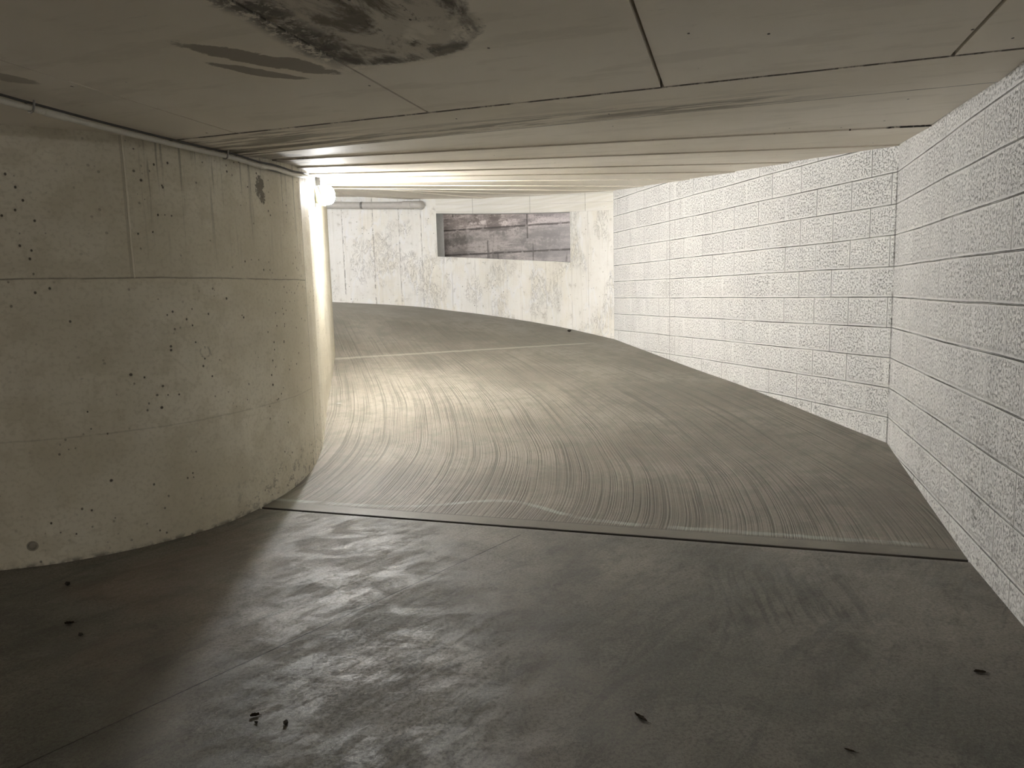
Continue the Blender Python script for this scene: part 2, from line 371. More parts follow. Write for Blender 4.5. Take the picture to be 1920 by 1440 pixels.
# ------------------------------------------------------------------ object helpers
def link(name, me, mats, parent=None, smooth=False):
    o = bpy.data.objects.new(name, me); C.objects.link(o)
    for mt in (mats if isinstance(mats, list) else [mats]): me.materials.append(mt)
    if smooth:
        for p in me.polygons: p.use_smooth = True
    if parent: o.parent = parent
    return o
def tag(o, label=None, cat=None, group=None, kind=None):
    if label: o['label'] = label
    if cat: o['category'] = cat
    if group: o['group'] = group
    if kind: o['kind'] = kind
    return o
def struct(o, label=None): o['kind'] = 'structure'; 
def mesh(name, vs, fs, uvs=None, mi=None):
    me = bpy.data.meshes.new(name); me.from_pydata([tuple(v) for v in vs], [], fs)
    if uvs:
        l = me.uv_layers.new(name='UVMap')
        for p in me.polygons:
            for li in p.loop_indices: l.data[li].uv = uvs[me.loops[li].vertex_index]
    if mi:
        for p, k in zip(me.polygons, mi): p.material_index = k
    me.update(); return me
def catmull(P, n):
    out = []
    for i in range(len(P) - 1):
        p0 = Vector(P[max(i - 1, 0)]); p1 = Vector(P[i]); p2 = Vector(P[i + 1]); p3 = Vector(P[min(i + 2, len(P) - 1)])
        for k in range(n):
            t = k / n
            out.append(0.5 * ((2 * p1) + (p2 - p0) * t + (2 * p0 - 5 * p1 + 4 * p2 - p3) * t * t + (3 * p1 - p0 - 3 * p2 + p3) * t ** 3))
    out.append(Vector(P[-1])); return out
def arclen(P):
    s = [0.0]
    for a, b in zip(P, P[1:]): s.append(s[-1] + hypot(b[0] - a[0], b[1] - a[1]))
    return s
def ring_tube(bm, pts, r, seg=12, cap=True, flat=1.0):
    """tube through pts; r a number or a list"""
    pts = [Vector(p) for p in pts]; rs = r if isinstance(r, list) else [r] * len(pts); rings = []
    up = Vector((0, 0, 1)); prev = None
    for i, p in enumerate(pts):
        a = pts[max(i - 1, 0)]; b = pts[min(i + 1, len(pts) - 1)]; t = (b - a)
        if t.length < 1e-9: t = prev
        t = t.normalized(); prev = t
        s = t.cross(up)
        if s.length < 0.05: s = t.cross(Vector((0, 1, 0)))
        s.normalize(); n = s.cross(t)
        rings.append([bm.verts.new(p + (s * cos(2 * pi * k / seg) + n * sin(2 * pi * k / seg) * flat) * rs[i]) for k in range(seg)])
    for A, B in zip(rings, rings[1:]):
        for k in range(seg): bm.faces.new((A[k], A[(k + 1) % seg], B[(k + 1) % seg], B[k]))
    if cap:
        bm.faces.new(rings[0][::-1]); bm.faces.new(rings[-1])
    return rings
def bm_obj(name, bm, mats, parent=None, smooth=True, angle=None):
    bmesh.ops.recalc_face_normals(bm, faces=bm.faces)
    me = bpy.data.meshes.new(name); bm.to_mesh(me); bm.free()
    o = link(name, me, mats, parent, smooth)
    if smooth:
        for e in me.edges: pass
        bmm = bmesh.new(); bmm.from_mesh(me)
        for e in bmm.edges:
            if len(e.link_faces) == 2 and e.calc_face_angle(0) > 0.7: e.smooth = False
        bmm.to_mesh(me); bmm.free()
    return o
def box_bm(bm, c, sx, sy, sz, rz=0.0, bev=0.0):
    r = bmesh.ops.create_cube(bm, size=1.0)
    mt = Matrix.Translation(c) @ Matrix.Rotation(rz, 4, 'Z') @ Matrix.Diagonal((sx, sy, sz, 1))
    bmesh.ops.transform(bm, matrix=mt, verts=r['verts'])
    if bev:
        es = list({e for v in r['verts'] for e in v.link_edges})
        bmesh.ops.bevel(bm, geom=es, offset=bev, segments=2, affect='EDGES', profile=0.5)

# ------------------------------------------------------------------ plan of the place
CZ = 2.475                         # underside of the flat ceiling
# foot of the curved wall: x, y
cyl = [(-9.0, 3.2), (-7.0, 3.35), (-5.2, 3.55), (-4.0, 3.72), (-3.3, 3.85), (-2.96, 3.936), (-2.656, 4.038), (-2.352, 4.236),
       (-2.10, 4.49), (-1.945, 4.75), (-1.834, 5.10), (-1.744, 5.42), (-1.705, 5.76), (-1.715, 6.077)]
curve = [tuple(v)[:2] for v in catmull([(a, b, 0) for a, b in cyl], 5)]
straight = [(-1.765, 6.50), (-1.858, 6.95), (-2.012, 7.648), (-2.155, 8.362), (-2.31, 9.185), (-2.50, 10.139), (-2.72, 10.62), (-3.1, 10.95), (-3.7, 11.08), (-5.0, 11.1), (-9.0, 11.0)]
inner = curve + straight
sI = arclen(inner)
def u_at(xy): return min(((hypot(p[0] - xy[0], p[1] - xy[1]), s) for p, s in zip(inner, sI)))[1]
UWALL_EDGE = u_at((-1.715, 6.077)); UWALL_SEAM = u_at((-2.27, 4.31)) ; UWALL_PATCH = u_at((-1.78, 5.30))

M_cyl = mat_curved_wall(); M_far = mat_far_concrete(); M_lintel = mat_lintel()
M_blk1 = mat_blocks('painted_blockwork_right', 0.5, 0.40, (0.80, 0.79, 0.775), (0.72, 0.71, 0.70), 1.3)
M_blk2 = mat_blocks('painted_blockwork_far', 0.45, 0.28, (0.84, 0.835, 0.82), (0.78, 0.775, 0.765), 0.9, 3.80)
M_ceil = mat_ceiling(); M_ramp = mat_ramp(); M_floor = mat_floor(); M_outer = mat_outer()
M_dark = plain('joint_dirt', (0.012, 0.011, 0.010), 0.9)
M_pier = plain('shade_dark_concrete', (0.07, 0.06, 0.055), 0.9)  # near-black tone stands for the shade in the light well corner
M_reveal = plain('raw_reveal_concrete', (0.24, 0.24, 0.22), 0.8)
M_rear = plain('rear_concrete', (0.60, 0.57, 0.50), 0.8)

# ---- curved inner wall (vertical, solid)
def strip_wall(name, P, z0, z1, mat, s=None, mats=None):
    s = s or arclen(P); vs = []; uv = []; fs = []
    for p, u in zip(P, s):
        for z in (z0, z1): vs.append((p[0], p[1], z)); uv.append((u, z))
    for i in range(len(P) - 1): fs.append((2 * i, 2 * i + 2, 2 * i + 3, 2 * i + 1))
    return mesh(name, vs, fs, uv)
me = strip_wall('wall_left', inner, -0.3, 4.1, M_cyl)
# close the far side so that the wall has real thickness
bm = bmesh.new(); bm.from_mesh(me); bm.verts.ensure_lookup_table()
n = len(inner)
top = [bm.verts[2 * i + 1] for i in range(n)]; bot = [bm.verts[2 * i] for i in range(n)]
bm.faces.new(top); bm.faces.new(bot[::-1]); bm.faces.new((bot[-1], bot[0], top[0], top[-1]))
bm.to_mesh(me); bm.free()
wl = link('wall_left', me, M_cyl); struct(wl)
for i, p in enumerate(me.polygons):
    p.use_smooth = i < len(curve) - 1
bm = bmesh.new(); bm.from_mesh(me)
for e in bm.edges:
    if len(e.link_faces) == 2 and e.calc_face_angle(0) > 0.5: e.smooth = False
bm.to_mesh(me); bm.free()

# ---- block walls
J = (2.45, 3.721); CN = (3.145, 5.90); T = (1.638, 11.30)
dl = hypot(CN[0] - J[0], CN[1] - J[1]); dr = ((CN[0] - J[0]) / dl, (CN[1] - J[1]) / dl)
A0 = (CN[0] - dr[0] * 13.5, CN[1] - dr[1] * 13.5)
def block_wall(name, a, b, mat, u_from_b, z1):
    L = hypot(b[0] - a[0], b[1] - a[1]); t = ((b[0] - a[0]) / L, (b[1] - a[1]) / L); nrm = (t[1], -t[0])   # away from the ramp
    vs = []; uv = []; 
    for off in (0.0, 0.22):
        for k, p in ((0.0, a), (L, b)):
            for z in (-0.3, z1):
                e = 0.0
                vs.append((p[0] + nrm[0] * off, p[1] + nrm[1] * off, z)); uv.append(((L - k) if u_from_b else k, z))
    fs = [(0, 2, 3, 1), (4, 5, 7, 6), (0, 1, 5, 4), (2, 6, 7, 3), (1, 3, 7, 5), (0, 4, 6, 2)]
    o = link(name, mesh(name, vs, fs, uv), mat); struct(o); return o
block_wall('wall_right', A0, CN, M_blk1, True, 3.2)
block_wall('wall_far', CN, T, M_blk2, False, 3.6)

# ---- curved far wall with the long opening: stations (x, y, floor z, ceiling z)
st = [(1.638, 11.30), (1.42, 11.70), (1.21, 12.06), (1.052, 12.352), (0.78, 12.74), (0.36, 13.22), (-0.085, 13.675), (-0.56, 14.12), (-1.02, 14.46), (-1.44, 14.705),
      (-1.84, 14.93), (-2.44, 15.19), (-3.04, 15.36), (-3.9, 15.42), (-6.0, 15.4), (-9.0, 15.2)]
sS = arclen(st)
iR, iL = 3, 9
def lin(s, a, b, za, zb): return za + (zb - za) * (s - a) / (b - a)
rows_z = []
for s in sS:
    sill = lin(s, sS[iR], sS[iL], 1.998, 2.279); head = lin(s, sS[iR], sS[iL], 2.841, 3.134)
    rows_z.append((-0.3, sill, head, 4.3))
def normal(P, i):
    a = P[max(i - 1, 0)]; b = P[min(i + 1, len(P) - 1)]; l = hypot(b[0] - a[0], b[1] - a[1])
    return ((b[1] - a[1]) / l, -(b[0] - a[0]) / l)
vs = []; uv = []; fs = []; mi = []
for off in (0.0, 0.25):
    for i, p in enumerate(st):
        nx, ny = normal(st, i)
        for z in rows_z[i]:
            vs.append((p[0] + nx * off, p[1] + ny * off, z)); uv.append((sS[i] + off, z))
n = len(st)
def vid(l, i, r): return l * n * 4 + i * 4 + r
for i in range(n - 1):
    for r in range(3):
        hole = (r == 1 and iR <= i < iL)
        if hole: continue
        m_ = 1 if (r == 2 and iR - 3 <= i < iL) else 0
        fs.append((vid(0, i, r), vid(0, i + 1, r), vid(0, i + 1, r + 1), vid(0, i, r + 1))); mi.append(m_)
        fs.append((vid(1, i, r), vid(1, i, r + 1), vid(1, i + 1, r + 1), vid(1, i + 1, r))); mi.append(0)
    if iR <= i < iL:
        fs.append((vid(0, i, 1), vid(1, i, 1), vid(1, i + 1, 1), vid(0, i + 1, 1))); mi.append(2)
        fs.append((vid(0, i, 2), vid(0, i + 1, 2), vid(1, i + 1, 2), vid(1, i, 2))); mi.append(2)
for i in (iR, iL):
    fs.append((vid(0, i, 1), vid(0, i, 2), vid(1, i, 2), vid(1, i, 1))); mi.append(2)
for i in (0, n - 1):
    for r in range(3): fs.append((vid(0, i, r), vid(0, i, r + 1), vid(1, i, r + 1), vid(1, i, r))); mi.append(0)
for r in (0, 3):
    for i in range(n - 1): fs.append((vid(0, i, r), vid(1, i, r), vid(1, i + 1, r), vid(0, i + 1, r))); mi.append(0)
o = link('wall_back', mesh('wall_back', vs, fs, uv, mi), [M_far, M_lintel, M_reveal]); struct(o)

# ---- raw retaining wall seen through the opening (light well open to the sky above)
oa = (4.6, 12.9); od = (-0.914, 0.407)
vs = []; uv = []
for off in (0.0, 0.3):
    for k in (0.0, 12.0):
        for z in (-0.3, 6.2):
            vs.append((oa[0] + od[0] * k + 0.407 * off, oa[1] + od[1] * k + 0.914 * off, z)); uv.append((k, z))
fs = [(0, 2, 3, 1), (4, 5, 7, 6), (0, 1, 5, 4), (2, 6, 7, 3), (1, 3, 7, 5), (0, 4, 6, 2)]
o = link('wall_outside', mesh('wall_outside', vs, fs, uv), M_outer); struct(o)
# pier at the left end of the light well, coloured dark to stand for shade
bm = bmesh.new(); box_bm(bm, Vector((-1.70, 16.15, 3.0)), 0.8, 1.6, 6.6, -0.42, 0.0)
o = bm_obj('wall_lightwell', bm, M_pier, None, False); struct(o)

# ---- flat floor slab
pts = [wd2xy(-9.0, -8.0), wd2xy(4.0, -8.0), wd2xy(4.0, DJ - 0.034), wd2xy(-9.0, DJ - 0.034)]
def slab(name, quad, ztop, zbot, mat, sub=None):
    vs = [(x, y, ztop) for x, y in quad] + [(x, y, zbot) for x, y in quad]
    fs = [(0, 1, 2, 3), (7, 6, 5, 4), (0, 4, 5, 1), (1, 5, 6, 2), (2, 6, 7, 3), (3, 7, 4, 0)]
    return link(name, mesh(name, vs, fs), mat)
fl = slab('floor', pts, 0.0, -0.15, M_floor); struct(fl)
# dirt at the bottom of the joint
jt = slab('trim_1', [wd2xy(-3.6, DJ - 0.045), wd2xy(1.6, DJ - 0.045), wd2xy(1.6, DJ + 0.005), wd2xy(-3.6, DJ + 0.005)], -0.05, -0.08, M_dark); struct(jt)

# ---- ramp: pairs of inner and outer edge points, climbing round the curved wall
RI = [(*wd2xy(-3.7, DJ), 0.0), (-1.85, 5.42, 0.021), (-1.83, 5.85, 0.060), (-1.84, 6.30, 0.108), (-1.99, 6.94, 0.191), (-2.13, 7.65, 0.291),
      (-2.26, 8.36, 0.400), (-2.40, 9.185, 0.534), (-2.62, 10.14, 0.699), (-2.88, 10.72, 0.86), (-3.2, 11.0, 1.02), (-3.5, 11.1, 1.16), (-3.8, 11.15, 1.27), (-4.4, 11.15, 1.38), (-5.5, 11.15, 1.5), (-9.0, 11.1, 1.75)]
RO = [(*wd2xy(1.55, DJ), 0.0), (2.83, 4.56, 0.064), (3.03, 5.17, 0.112), (3.27, 5.90, 0.171), (3.03, 6.75, 0.268), (2.70, 7.93, 0.409),
      (2.50, 8.70, 0.478), (2.27, 9.48, 0.552), (1.76, 11.32, 0.738), (1.33, 12.12, 0.826), (0.88, 12.92, 0.915), (0.37, 13.38, 0.985), (-0.25, 14.08, 1.076), (-1.0, 14.70, 1.168), (-2.5, 15.35, 1.325), (-9.0, 15.5, 1.75)]
NI = catmull(RI, 6); NO = catmull(RO, 6); NC = 14
vs = []; fs = []
for a, b in zip(NI, NO):
    for c in range(NC + 1): vs.append(a.lerp(b, c / NC))
nr = len(NI)
for i in range(nr - 1):
    for c in range(NC):
        k = i * (NC + 1) + c; fs.append((k, k + 1, k + NC + 2, k + NC + 1))
nb = len(vs)
for c in range(NC + 1): v = vs[c]; vs.append(Vector((v.x, v.y, -0.15)))
for c in range(NC): fs.append((c, nb + c, nb + c + 1, c + 1))
rp = link('ramp_floor', mesh('ramp_floor', vs, fs), M_ramp, None, True)
rp.name = 'floor_ramp'; struct(rp)
me = rp.data; bm = bmesh.new(); bm.from_mesh(me)
for e in bm.edges:
    if len(e.link_faces) == 2 and e.calc_face_angle(0) > 0.6: e.smooth = False
bm.to_mesh(me); bm.free()

# ---- ceiling: flat slabs with open joints, the drop strip, then the stepped boards of the rising soffit
vs = []; fs = []
def hexa(q, z, th=0.12):
    """q four plan points (counter-clockwise), z their undersides"""
    b = len(vs)
    for (x, y), zz in zip(q, z): vs.append((x, y, zz))
    for (x, y), zz in zip(q, z): vs.append((x, y, zz + th))
    fs.extend([(b + 3, b + 2, b + 1, b), (b + 4, b + 5, b + 6, b + 7)] + [(b + i, b + (i + 1) % 4, b + 4 + (i + 1) % 4, b + 4 + i) for i in range(4)])
jw = [(-9.0, 0), (-5.28, .004), (-4.05, .004), (-2.81, .0045), (-1.585, .006), (-0.348, .0085), (0.891, .0085), (2.13, .006), (4.6, 0)]
for (a, ga), (b, gb) in zip(jw, jw[1:]):
    q = [wd2xy(a + ga, -8.0), wd2xy(b - gb, -8.0), wd2xy(b - gb, 3.69 - 0.004), wd2xy(a + ga, 3.69 - 0.004)]
    hexa(q, [CZ] * 4, 0.045)
hexa([wd2xy(-9, -8), wd2xy(4.6, -8), wd2xy(4.6, 3.8), wd2xy(-9, 3.8)], [CZ + 0.045] * 4, 0.2)
hexa([wd2xy(-9, 3.69), wd2xy(4.6, 3.69), wd2xy(4.6, 4.243), wd2xy(-9, 4.243)], [CZ - 0.003] * 4, 0.3)
CI = [(*wd2xy(-3.6, 4.243), 2.475), (-2.00, 5.50, 2.528), (-1.95, 6.05, 2.572), (-2.05, 6.85, 2.655), (-2.20, 7.60, 2.740), (-2.35, 8.40, 2.825), (-2.45, 9.10, 2.898),
      (-2.65, 10.0, 2.993), (-2.95, 10.6, 3.10), (-3.2, 10.85, 3.22), (-3.6, 10.95, 3.38), (-4.2, 11.0, 3.50), (-5.2, 11.0, 3.62), (-9.0, 10.9, 3.8)]
CO = [(*wd2xy(1.7, 4.243), 2.478), (3.0, 4.90, 2.540), (3.34, 5.90, 2.603), (3.02, 7.25, 2.712), (2.78, 8.15, 2.775), (2.50, 9.10, 2.846), (2.15, 10.35, 2.950),
      (1.85, 11.30, 3.030), (1.05, 12.95, 3.198), (-0.20, 14.20, 3.325), (-1.85, 15.15, 3.465), (-3.1, 15.6, 3.60), (-5.2, 15.6, 3.66), (-9.0, 15.4, 3.8)]
for i in range(len(CI) - 1):
    a, b, c, d = CI[i], CO[i], CO[i + 1], CI[i + 1]
    sub = 8
    for k in range(sub):
        t0, t1 = k / sub, (k + 1) / sub
        A = Vector(a).lerp(Vector(b), t0); B = Vector(a).lerp(Vector(b), t1); Dd = Vector(d).lerp(Vector(c), t0); Cc = Vector(d).lerp(Vector(c), t1)
        st_ = 0.0 if i == 0 else 0.010
        hexa([A[:2], B[:2], Cc[:2], Dd[:2]], [A.z - st_, B.z - st_, Cc.z, Dd.z], 0.15)
# outer roof deck so that no sky leaks past the boards
ce = link('ceiling', mesh('ceiling', vs, fs), M_ceil); struct(ce)
# roof slab above everything except the light well
def poly_slab(name, P, z0, z1, mat):
    n = len(P); v = [(x, y, z0) for x, y in P] + [(x, y, z1) for x, y in P]
    f = [tuple(range(n))[::-1], tuple(range(n, 2 * n))] + [(i, (i + 1) % n, n + (i + 1) % n, n + i) for i in range(n)]
    o = link(name, mesh(name, v, f), mat); struct(o); return o
poly_slab('ceiling_roof', [(-9.1, 3.0), (3.4, 3.0), (3.4, 6.2)] + [(x + 0.12, y + 0.12) for x, y in st] + [(-9.1, 15.2)], 4.0, 4.25, M_rear)
# rear of the garage behind the viewer
q = [wd2xy(-8.9, -7.9), wd2xy(4.3, -7.9)]
bx = []
def wall_box(name, a, b, z0, z1, th, mat):
    l = hypot(b[0] - a[0], b[1] - a[1]); bm = bmesh.new()
    box_bm(bm, Vector(((a[0] + b[0]) / 2, (a[1] + b[1]) / 2, (z0 + z1) / 2)), l, th, z1 - z0, atan2(b[1] - a[1], b[0] - a[0]))
    o = bm_obj(name, bm, mat, None, False); struct(o); return o
wall_box('wall_rear', wd2xy(-9.0, -7.8), wd2xy(4.2, -7.8), -0.2, 2.6, 0.2, M_rear)
wall_box('wall_side', wd2xy(-8.9, -7.9), (-9.2, 16.0), -0.2, 4.2, 0.2, M_rear)

# ------------------------------------------------------------------ bulkhead lamps
M_white_plastic = plain('white_plastic', (0.74, 0.73, 0.68), 0.4)
M_housing = plain('aged_grey_plastic', (0.30, 0.31, 0.27), 0.5)
M_grey_plastic = plain('grey_plastic', (0.14, 0.145, 0.15), 0.5)
M_conduit = plain('pale_grey_conduit', (0.62, 0.60, 0.54), 0.4)
M_steel = plain('dull_steel', (0.30, 0.29, 0.27), 0.4, 0.7)
M_cable_and_shadow_line = plain('dark_cable_and_shadow_line', (0.08, 0.075, 0.07), 0.6)
M_pvc = plain('grey_drain_plastic', (0.50, 0.475, 0.44), 0.4)
def glow(name, col, power):
    m = M(name); m.color((0.9, 0.9, 0.88)); m.rough(0.3)
    m.b.inputs['Emission Color'].default_value = (*col, 1); m.b.inputs['Emission Strength'].default_value = power; return m.mat
def lamp(pos, ang, label, power, col):
    """round bulkhead lamp; its axis leaves the wall at angle ang in plan"""
    e = bpy.data.objects.new('bulkhead_lamp', None); C.objects.link(e)
    e.location = pos; e.rotation_euler = (0, 0, ang); tag(e, label, 'wall lamp')
    def lathe(name, prof, mat, seg=40):
        bm = bmesh.new(); rings = []
        for x, r in prof:
            rings.append([bm.verts.new((x, r * cos(2 * pi * k / seg), r * sin(2 * pi * k / seg))) for k in range(seg)])
        for A, B in zip(rings, rings[1:]):
            for k in range(seg): bm.faces.new((A[k], A[(k + 1) % seg], B[(k + 1) % seg], B[k]))
        bm.faces.new(rings[0]); bm.faces.new(rings[-1][::-1])
        return bm_obj(name, bm, mat, e)
    lathe('housing', [(0.0, 0.078), (0.008, 0.088), (0.04, 0.100), (0.070, 0.108), (0.078, 0.112), (0.092, 0.112), (0.092, 0.095)], M_housing)
    lathe('diffuser', [(0.088, 0.096), (0.11, 0.098), (0.135, 0.096), (0.16, 0.088), (0.18, 0.070), (0.192, 0.046), (0.198, 0.02), (0.199, 0.004)], glow('lit_glass', col, power))
    bm = bmesh.new(); ring_tube(bm, [(0.035, -0.11, 0.03), (0.035, -0.098, 0.026), (0.035, -0.085, 0.022)], [0.013, 0.013, 0.010], 10)
    bm_obj('cable_gland', bm, M_steel, e)
    for a in (0.9, pi - 0.9, pi + 0.9, -0.9):
        bm = bmesh.new(); ring_tube(bm, [(0.086, 0.104 * cos(a), 0.104 * sin(a)), (0.096, 0.104 * cos(a), 0.104 * sin(a))], 0.005, 8)
        bm_obj('screw', bm, M_steel, e)
    return e
LP = Vector((-2.030, 7.78, 2.585)); LANG = atan2(-(-0.142 - 0.0), 0.714) + 0.0
LANG = atan2(0.125, 0.714)
lamp(LP, LANG, 'lit round white bulkhead lamp on the edge of the curved cream wall under the ceiling', LAMP_POWER, (1.0, 0.995, 0.985))
lamp(Vector((-4.6, 11.09, 3.22)), pi / 2, 'bulkhead lamp on the hidden far side of the curved cream wall', LAMP2_POWER, (0.90, 0.93, 1.0))

# two unseen tube lights added behind the viewer as fill light
def fill_tube_light(pos, rz, label):
    e = bpy.data.objects.new('fill_tube_light', None); C.objects.link(e); e.location = pos; e.rotation_euler = (0, 0, rz); tag(e, label, 'fill light')
    bm = bmesh.new(); box_bm(bm, Vector((0, 0, -0.02)), 1.26, 0.11, 0.04, 0, 0.006); bm_obj('housing', bm, M_white_plastic, e, False)  # housing of the added fill tube light
    bm = bmesh.new(); ring_tube(bm, [(-0.6, 0, -0.065), (-0.3, 0, -0.065), (0.3, 0, -0.065), (0.6, 0, -0.065)], 0.026, 16); bm_obj('tube', bm, glow('fill_tube_glow', (1.0, 0.95, 0.89), REAR_FILL_POWER), e)  # glowing tube of the added fill light
    for sx in (-0.61, 0.61):
        bm = bmesh.new(); box_bm(bm, Vector((sx, 0, -0.06)), 0.025, 0.06, 0.06, 0, 0.004); bm_obj('end_cap', bm, M_white_plastic, e, False)
fill_tube_light(Vector((-0.35, -1.8, CZ)), 1.26, 'added fill tube light behind the viewer, nearer the block wall')
fill_tube_light(Vector((-2.2, -4.6, CZ)), 1.2, 'added fill tube light behind the viewer, farther back')

# ------------------------------------------------------------------ conduit on ceiling and wall top
def sm(P, n=6): return [tuple(v) for v in catmull(P, n)]
c1 = bpy.data.objects.new('conduit', None); C.objects.link(c1)
tag(c1, 'thin pale grey conduit running under the ceiling down to the grey box by the lamp', 'conduit')
CP = [(-2.65, 2.1, CZ - .042), (-2.42, 2.85, CZ - .042), (-2.30, 3.40, CZ - .042), (-2.245, 3.60, CZ - .042), (-2.15, 3.93, CZ - .042), (-2.00, 4.36, CZ - .042), (-1.90, 4.62, CZ - .042), (-1.80, 4.86, CZ - .042),
      (-1.735, 5.16, CZ - .042), (-1.705, 5.42, CZ - .02), (-1.68, 5.76, CZ - .005), (-1.69, 6.10, 2.51), (-1.745, 6.43, 2.555), (-1.85, 6.95, 2.625), (-1.935, 7.36, 2.675)]
bm = bmesh.new(); ring_tube(bm, sm(CP, 6), 0.0155, 12); bm_obj('pipe', bm, M_conduit, c1)
bm = bmesh.new(); ring_tube(bm, sm([(x + 0.006, y + 0.002, z + 0.024) for x, y, z in CP[:-2]], 6), 0.0065, 8)  # dark tube added for the shadow gap between conduit and ceiling
o = bm_obj('cable', bm, M_cable_and_shadow_line); tag(o, 'added thin black line standing for the shadow along the top of the long pale conduit under the ceiling', 'cable')  # stand-in for the conduit's shadow line, not a real cable
def sleeve(p, q, r, name, mat, par):
    bm = bmesh.new(); p = Vector(p); q = Vector(q)
    ring_tube(bm, [p, p.lerp(q, 0.04), p.lerp(q, 0.96), q], [r * 0.9, r, r, r * 0.9], 14); return bm_obj(name, bm, mat, par)
def along(P, t):
    t = max(0, min(len(P) - 1.001, t)); i = int(t); return Vector(P[i]).lerp(Vector(P[i + 1]), t - i)
sleeve(along(CP, 3.05), along(CP, 3.42), 0.019, 'coupling', M_conduit, c1)
sleeve(along(CP, 8.05), along(CP, 8.35), 0.019, 'coupling', M_conduit, c1)
sleeve(along(CP, 8.35), along(CP, 10.1), 0.0165, 'grey_sleeve', M_grey_plastic, c1)
sleeve(along(CP, 10.1), along(CP, 11.2), 0.0185, 'coupling', M_conduit, c1)
def clip(p, par):
    bm = bmesh.new()
    r = 0.018
    for k in range(9): pass
    pts = [(p[0] + 0.0, p[1], p[2])]
    prof = [(-0.026, 0.035), (-0.020, 0.0), (-0.013, -0.014), (0, -0.019), (0.013, -0.014), (0.020, 0.0), (0.026, 0.035)]
    ring_tube(bm, [(p[0] + a, p[1] - a * 0.3, p[2] + b) for a, b in prof], 0.005, 8)
    return bm_obj('clip', bm, M_steel, par)
clip(along(CP, 2.75), c1); clip(along(CP, 6.75), c1)

bx = bpy.data.objects.new('junction_box', None); C.objects.link(bx); tag(bx, 'small grey junction box on the curved wall above left of the lamp', 'junction box')
BX = Vector((-1.925, 7.40, 2.665)); bx.location = BX; bx.rotation_euler = (0, 0, atan2(0.705, -0.142))
bm = bmesh.new(); box_bm(bm, Vector((0, -0.02, 0)), 0.07, 0.045, 0.085, 0, 0.004); bm_obj('box_body', bm, M_grey_plastic, bx, False)
bm = bmesh.new(); box_bm(bm, Vector((0, -0.045, 0)), 0.074, 0.008, 0.089, 0, 0.003); bm_obj('lid', bm, M_grey_plastic, bx, False)

c2 = bpy.data.objects.new('conduit', None); C.objects.link(c2)
tag(c2, 'short bright conduit stub running on from the grey box above the lit lamp', 'conduit')
P2 = [(-1.93, 7.44, 2.70), (-1.955, 7.75, 2.728), (-2.02, 8.10, 2.757), (-2.075, 8.45, 2.78)]
bm = bmesh.new(); ring_tube(bm, sm(P2, 5), 0.0135, 12); bm_obj('pipe', bm, M_white_plastic, c2)
sleeve(along(P2, 2.6), along(P2, 3), 0.018, 'end_cap', M_steel, c2)
clip(along(P2, 2.4), c2)
cb = bmesh.new(); ring_tube(cb, sm([(-1.905, 7.40, 2.625), (-1.90, 7.45, 2.57), (-1.905, 7.55, 2.525), (-1.93, 7.62, 2.53), (-1.955, 7.655, 2.575), (-1.965, 7.67, 2.615)], 6), 0.0045, 8)
o = bm_obj('lamp_cable', cb, M_cable_and_shadow_line); tag(o, 'thin dark cable looping from the grey junction box to the lamp', 'cable')

# ------------------------------------------------------------------ drain pipe under the far ceiling
dp = bpy.data.objects.new('drain_pipe', None); C.objects.link(dp)
tag(dp, 'pale grey plastic drain pipe high on the far curved wall, left of the opening', 'pipe')
DP = [(-1.93, 14.80, 3.325), (-2.45, 15.02, 3.355), (-3.05, 15.20, 3.39), (-3.9, 15.26, 3.43), (-5.0, 15.25, 3.48), (-7.5, 15.2, 3.58)]
bm = bmesh.new(); ring_tube(bm, sm(DP, 6), 0.070, 24); bm_obj('pipe', bm, M_pvc, dp)
sleeve(along(DP, 0.0), along(DP, 0.35), 0.080, 'collar', M_pvc, dp)
sleeve(along(DP, 1.9), along(DP, 1.98), 0.073, 'bracket', M_steel, dp)
bm = bmesh.new(); ring_tube(bm, sm([DP[0], (-1.84, 14.765, 3.322), (-1.78, 14.77, 3.32), (-1.755, 14.83, 3.32), (-1.76, 14.95, 3.32)], 5), 0.074, 24); bm_obj('elbow', bm, M_pvc, dp)
bm = bmesh.new(); ring_tube(bm, [(-1.765, 14.85, 3.32), (-1.765, 14.87, 3.32)], [0.095, 0.095], 24); bm_obj('wall_flange', bm, M_pvc, dp)

# ------------------------------------------------------------------ tie hole plug low on the curved wall
bm = bmesh.new(); ang = atan2(4.038 - 3.936, -2.656 + 2.96)
tc = Vector((-2.79, 3.984, 0.125)); t_ = Vector((cos(ang), sin(ang), 0)); nn = Vector((sin(ang), -cos(ang), 0))
seg = 28; prof = [(0.030, 0.0), (0.0285, 0.004), (0.022, 0.0035), (0.0205, -0.004), (0.017, -0.002), (0.014, 0.004), (0.004, 0.005)]
rings = [[bm.verts.new(tc + t_ * (r * cos(2 * pi * k / seg)) + Vector((0, 0, 1)) * (r * sin(2 * pi * k / seg)) + nn * (h + 0.003)) for k in range(seg)] for r, h in prof]
for A, B in zip(rings, rings[1:]):
    for k in range(seg): bm.faces.new((A[k], A[(k + 1) % seg], B[(k + 1) % seg], B[k]))
bm.faces.new(rings[-1])
o = bm_obj('tie_hole_plug', bm, plain('plug_mortar', (0.36, 0.33, 0.27), 0.8), wl, True); o['label'] = 'dark ringed tie hole plug low on the wall'

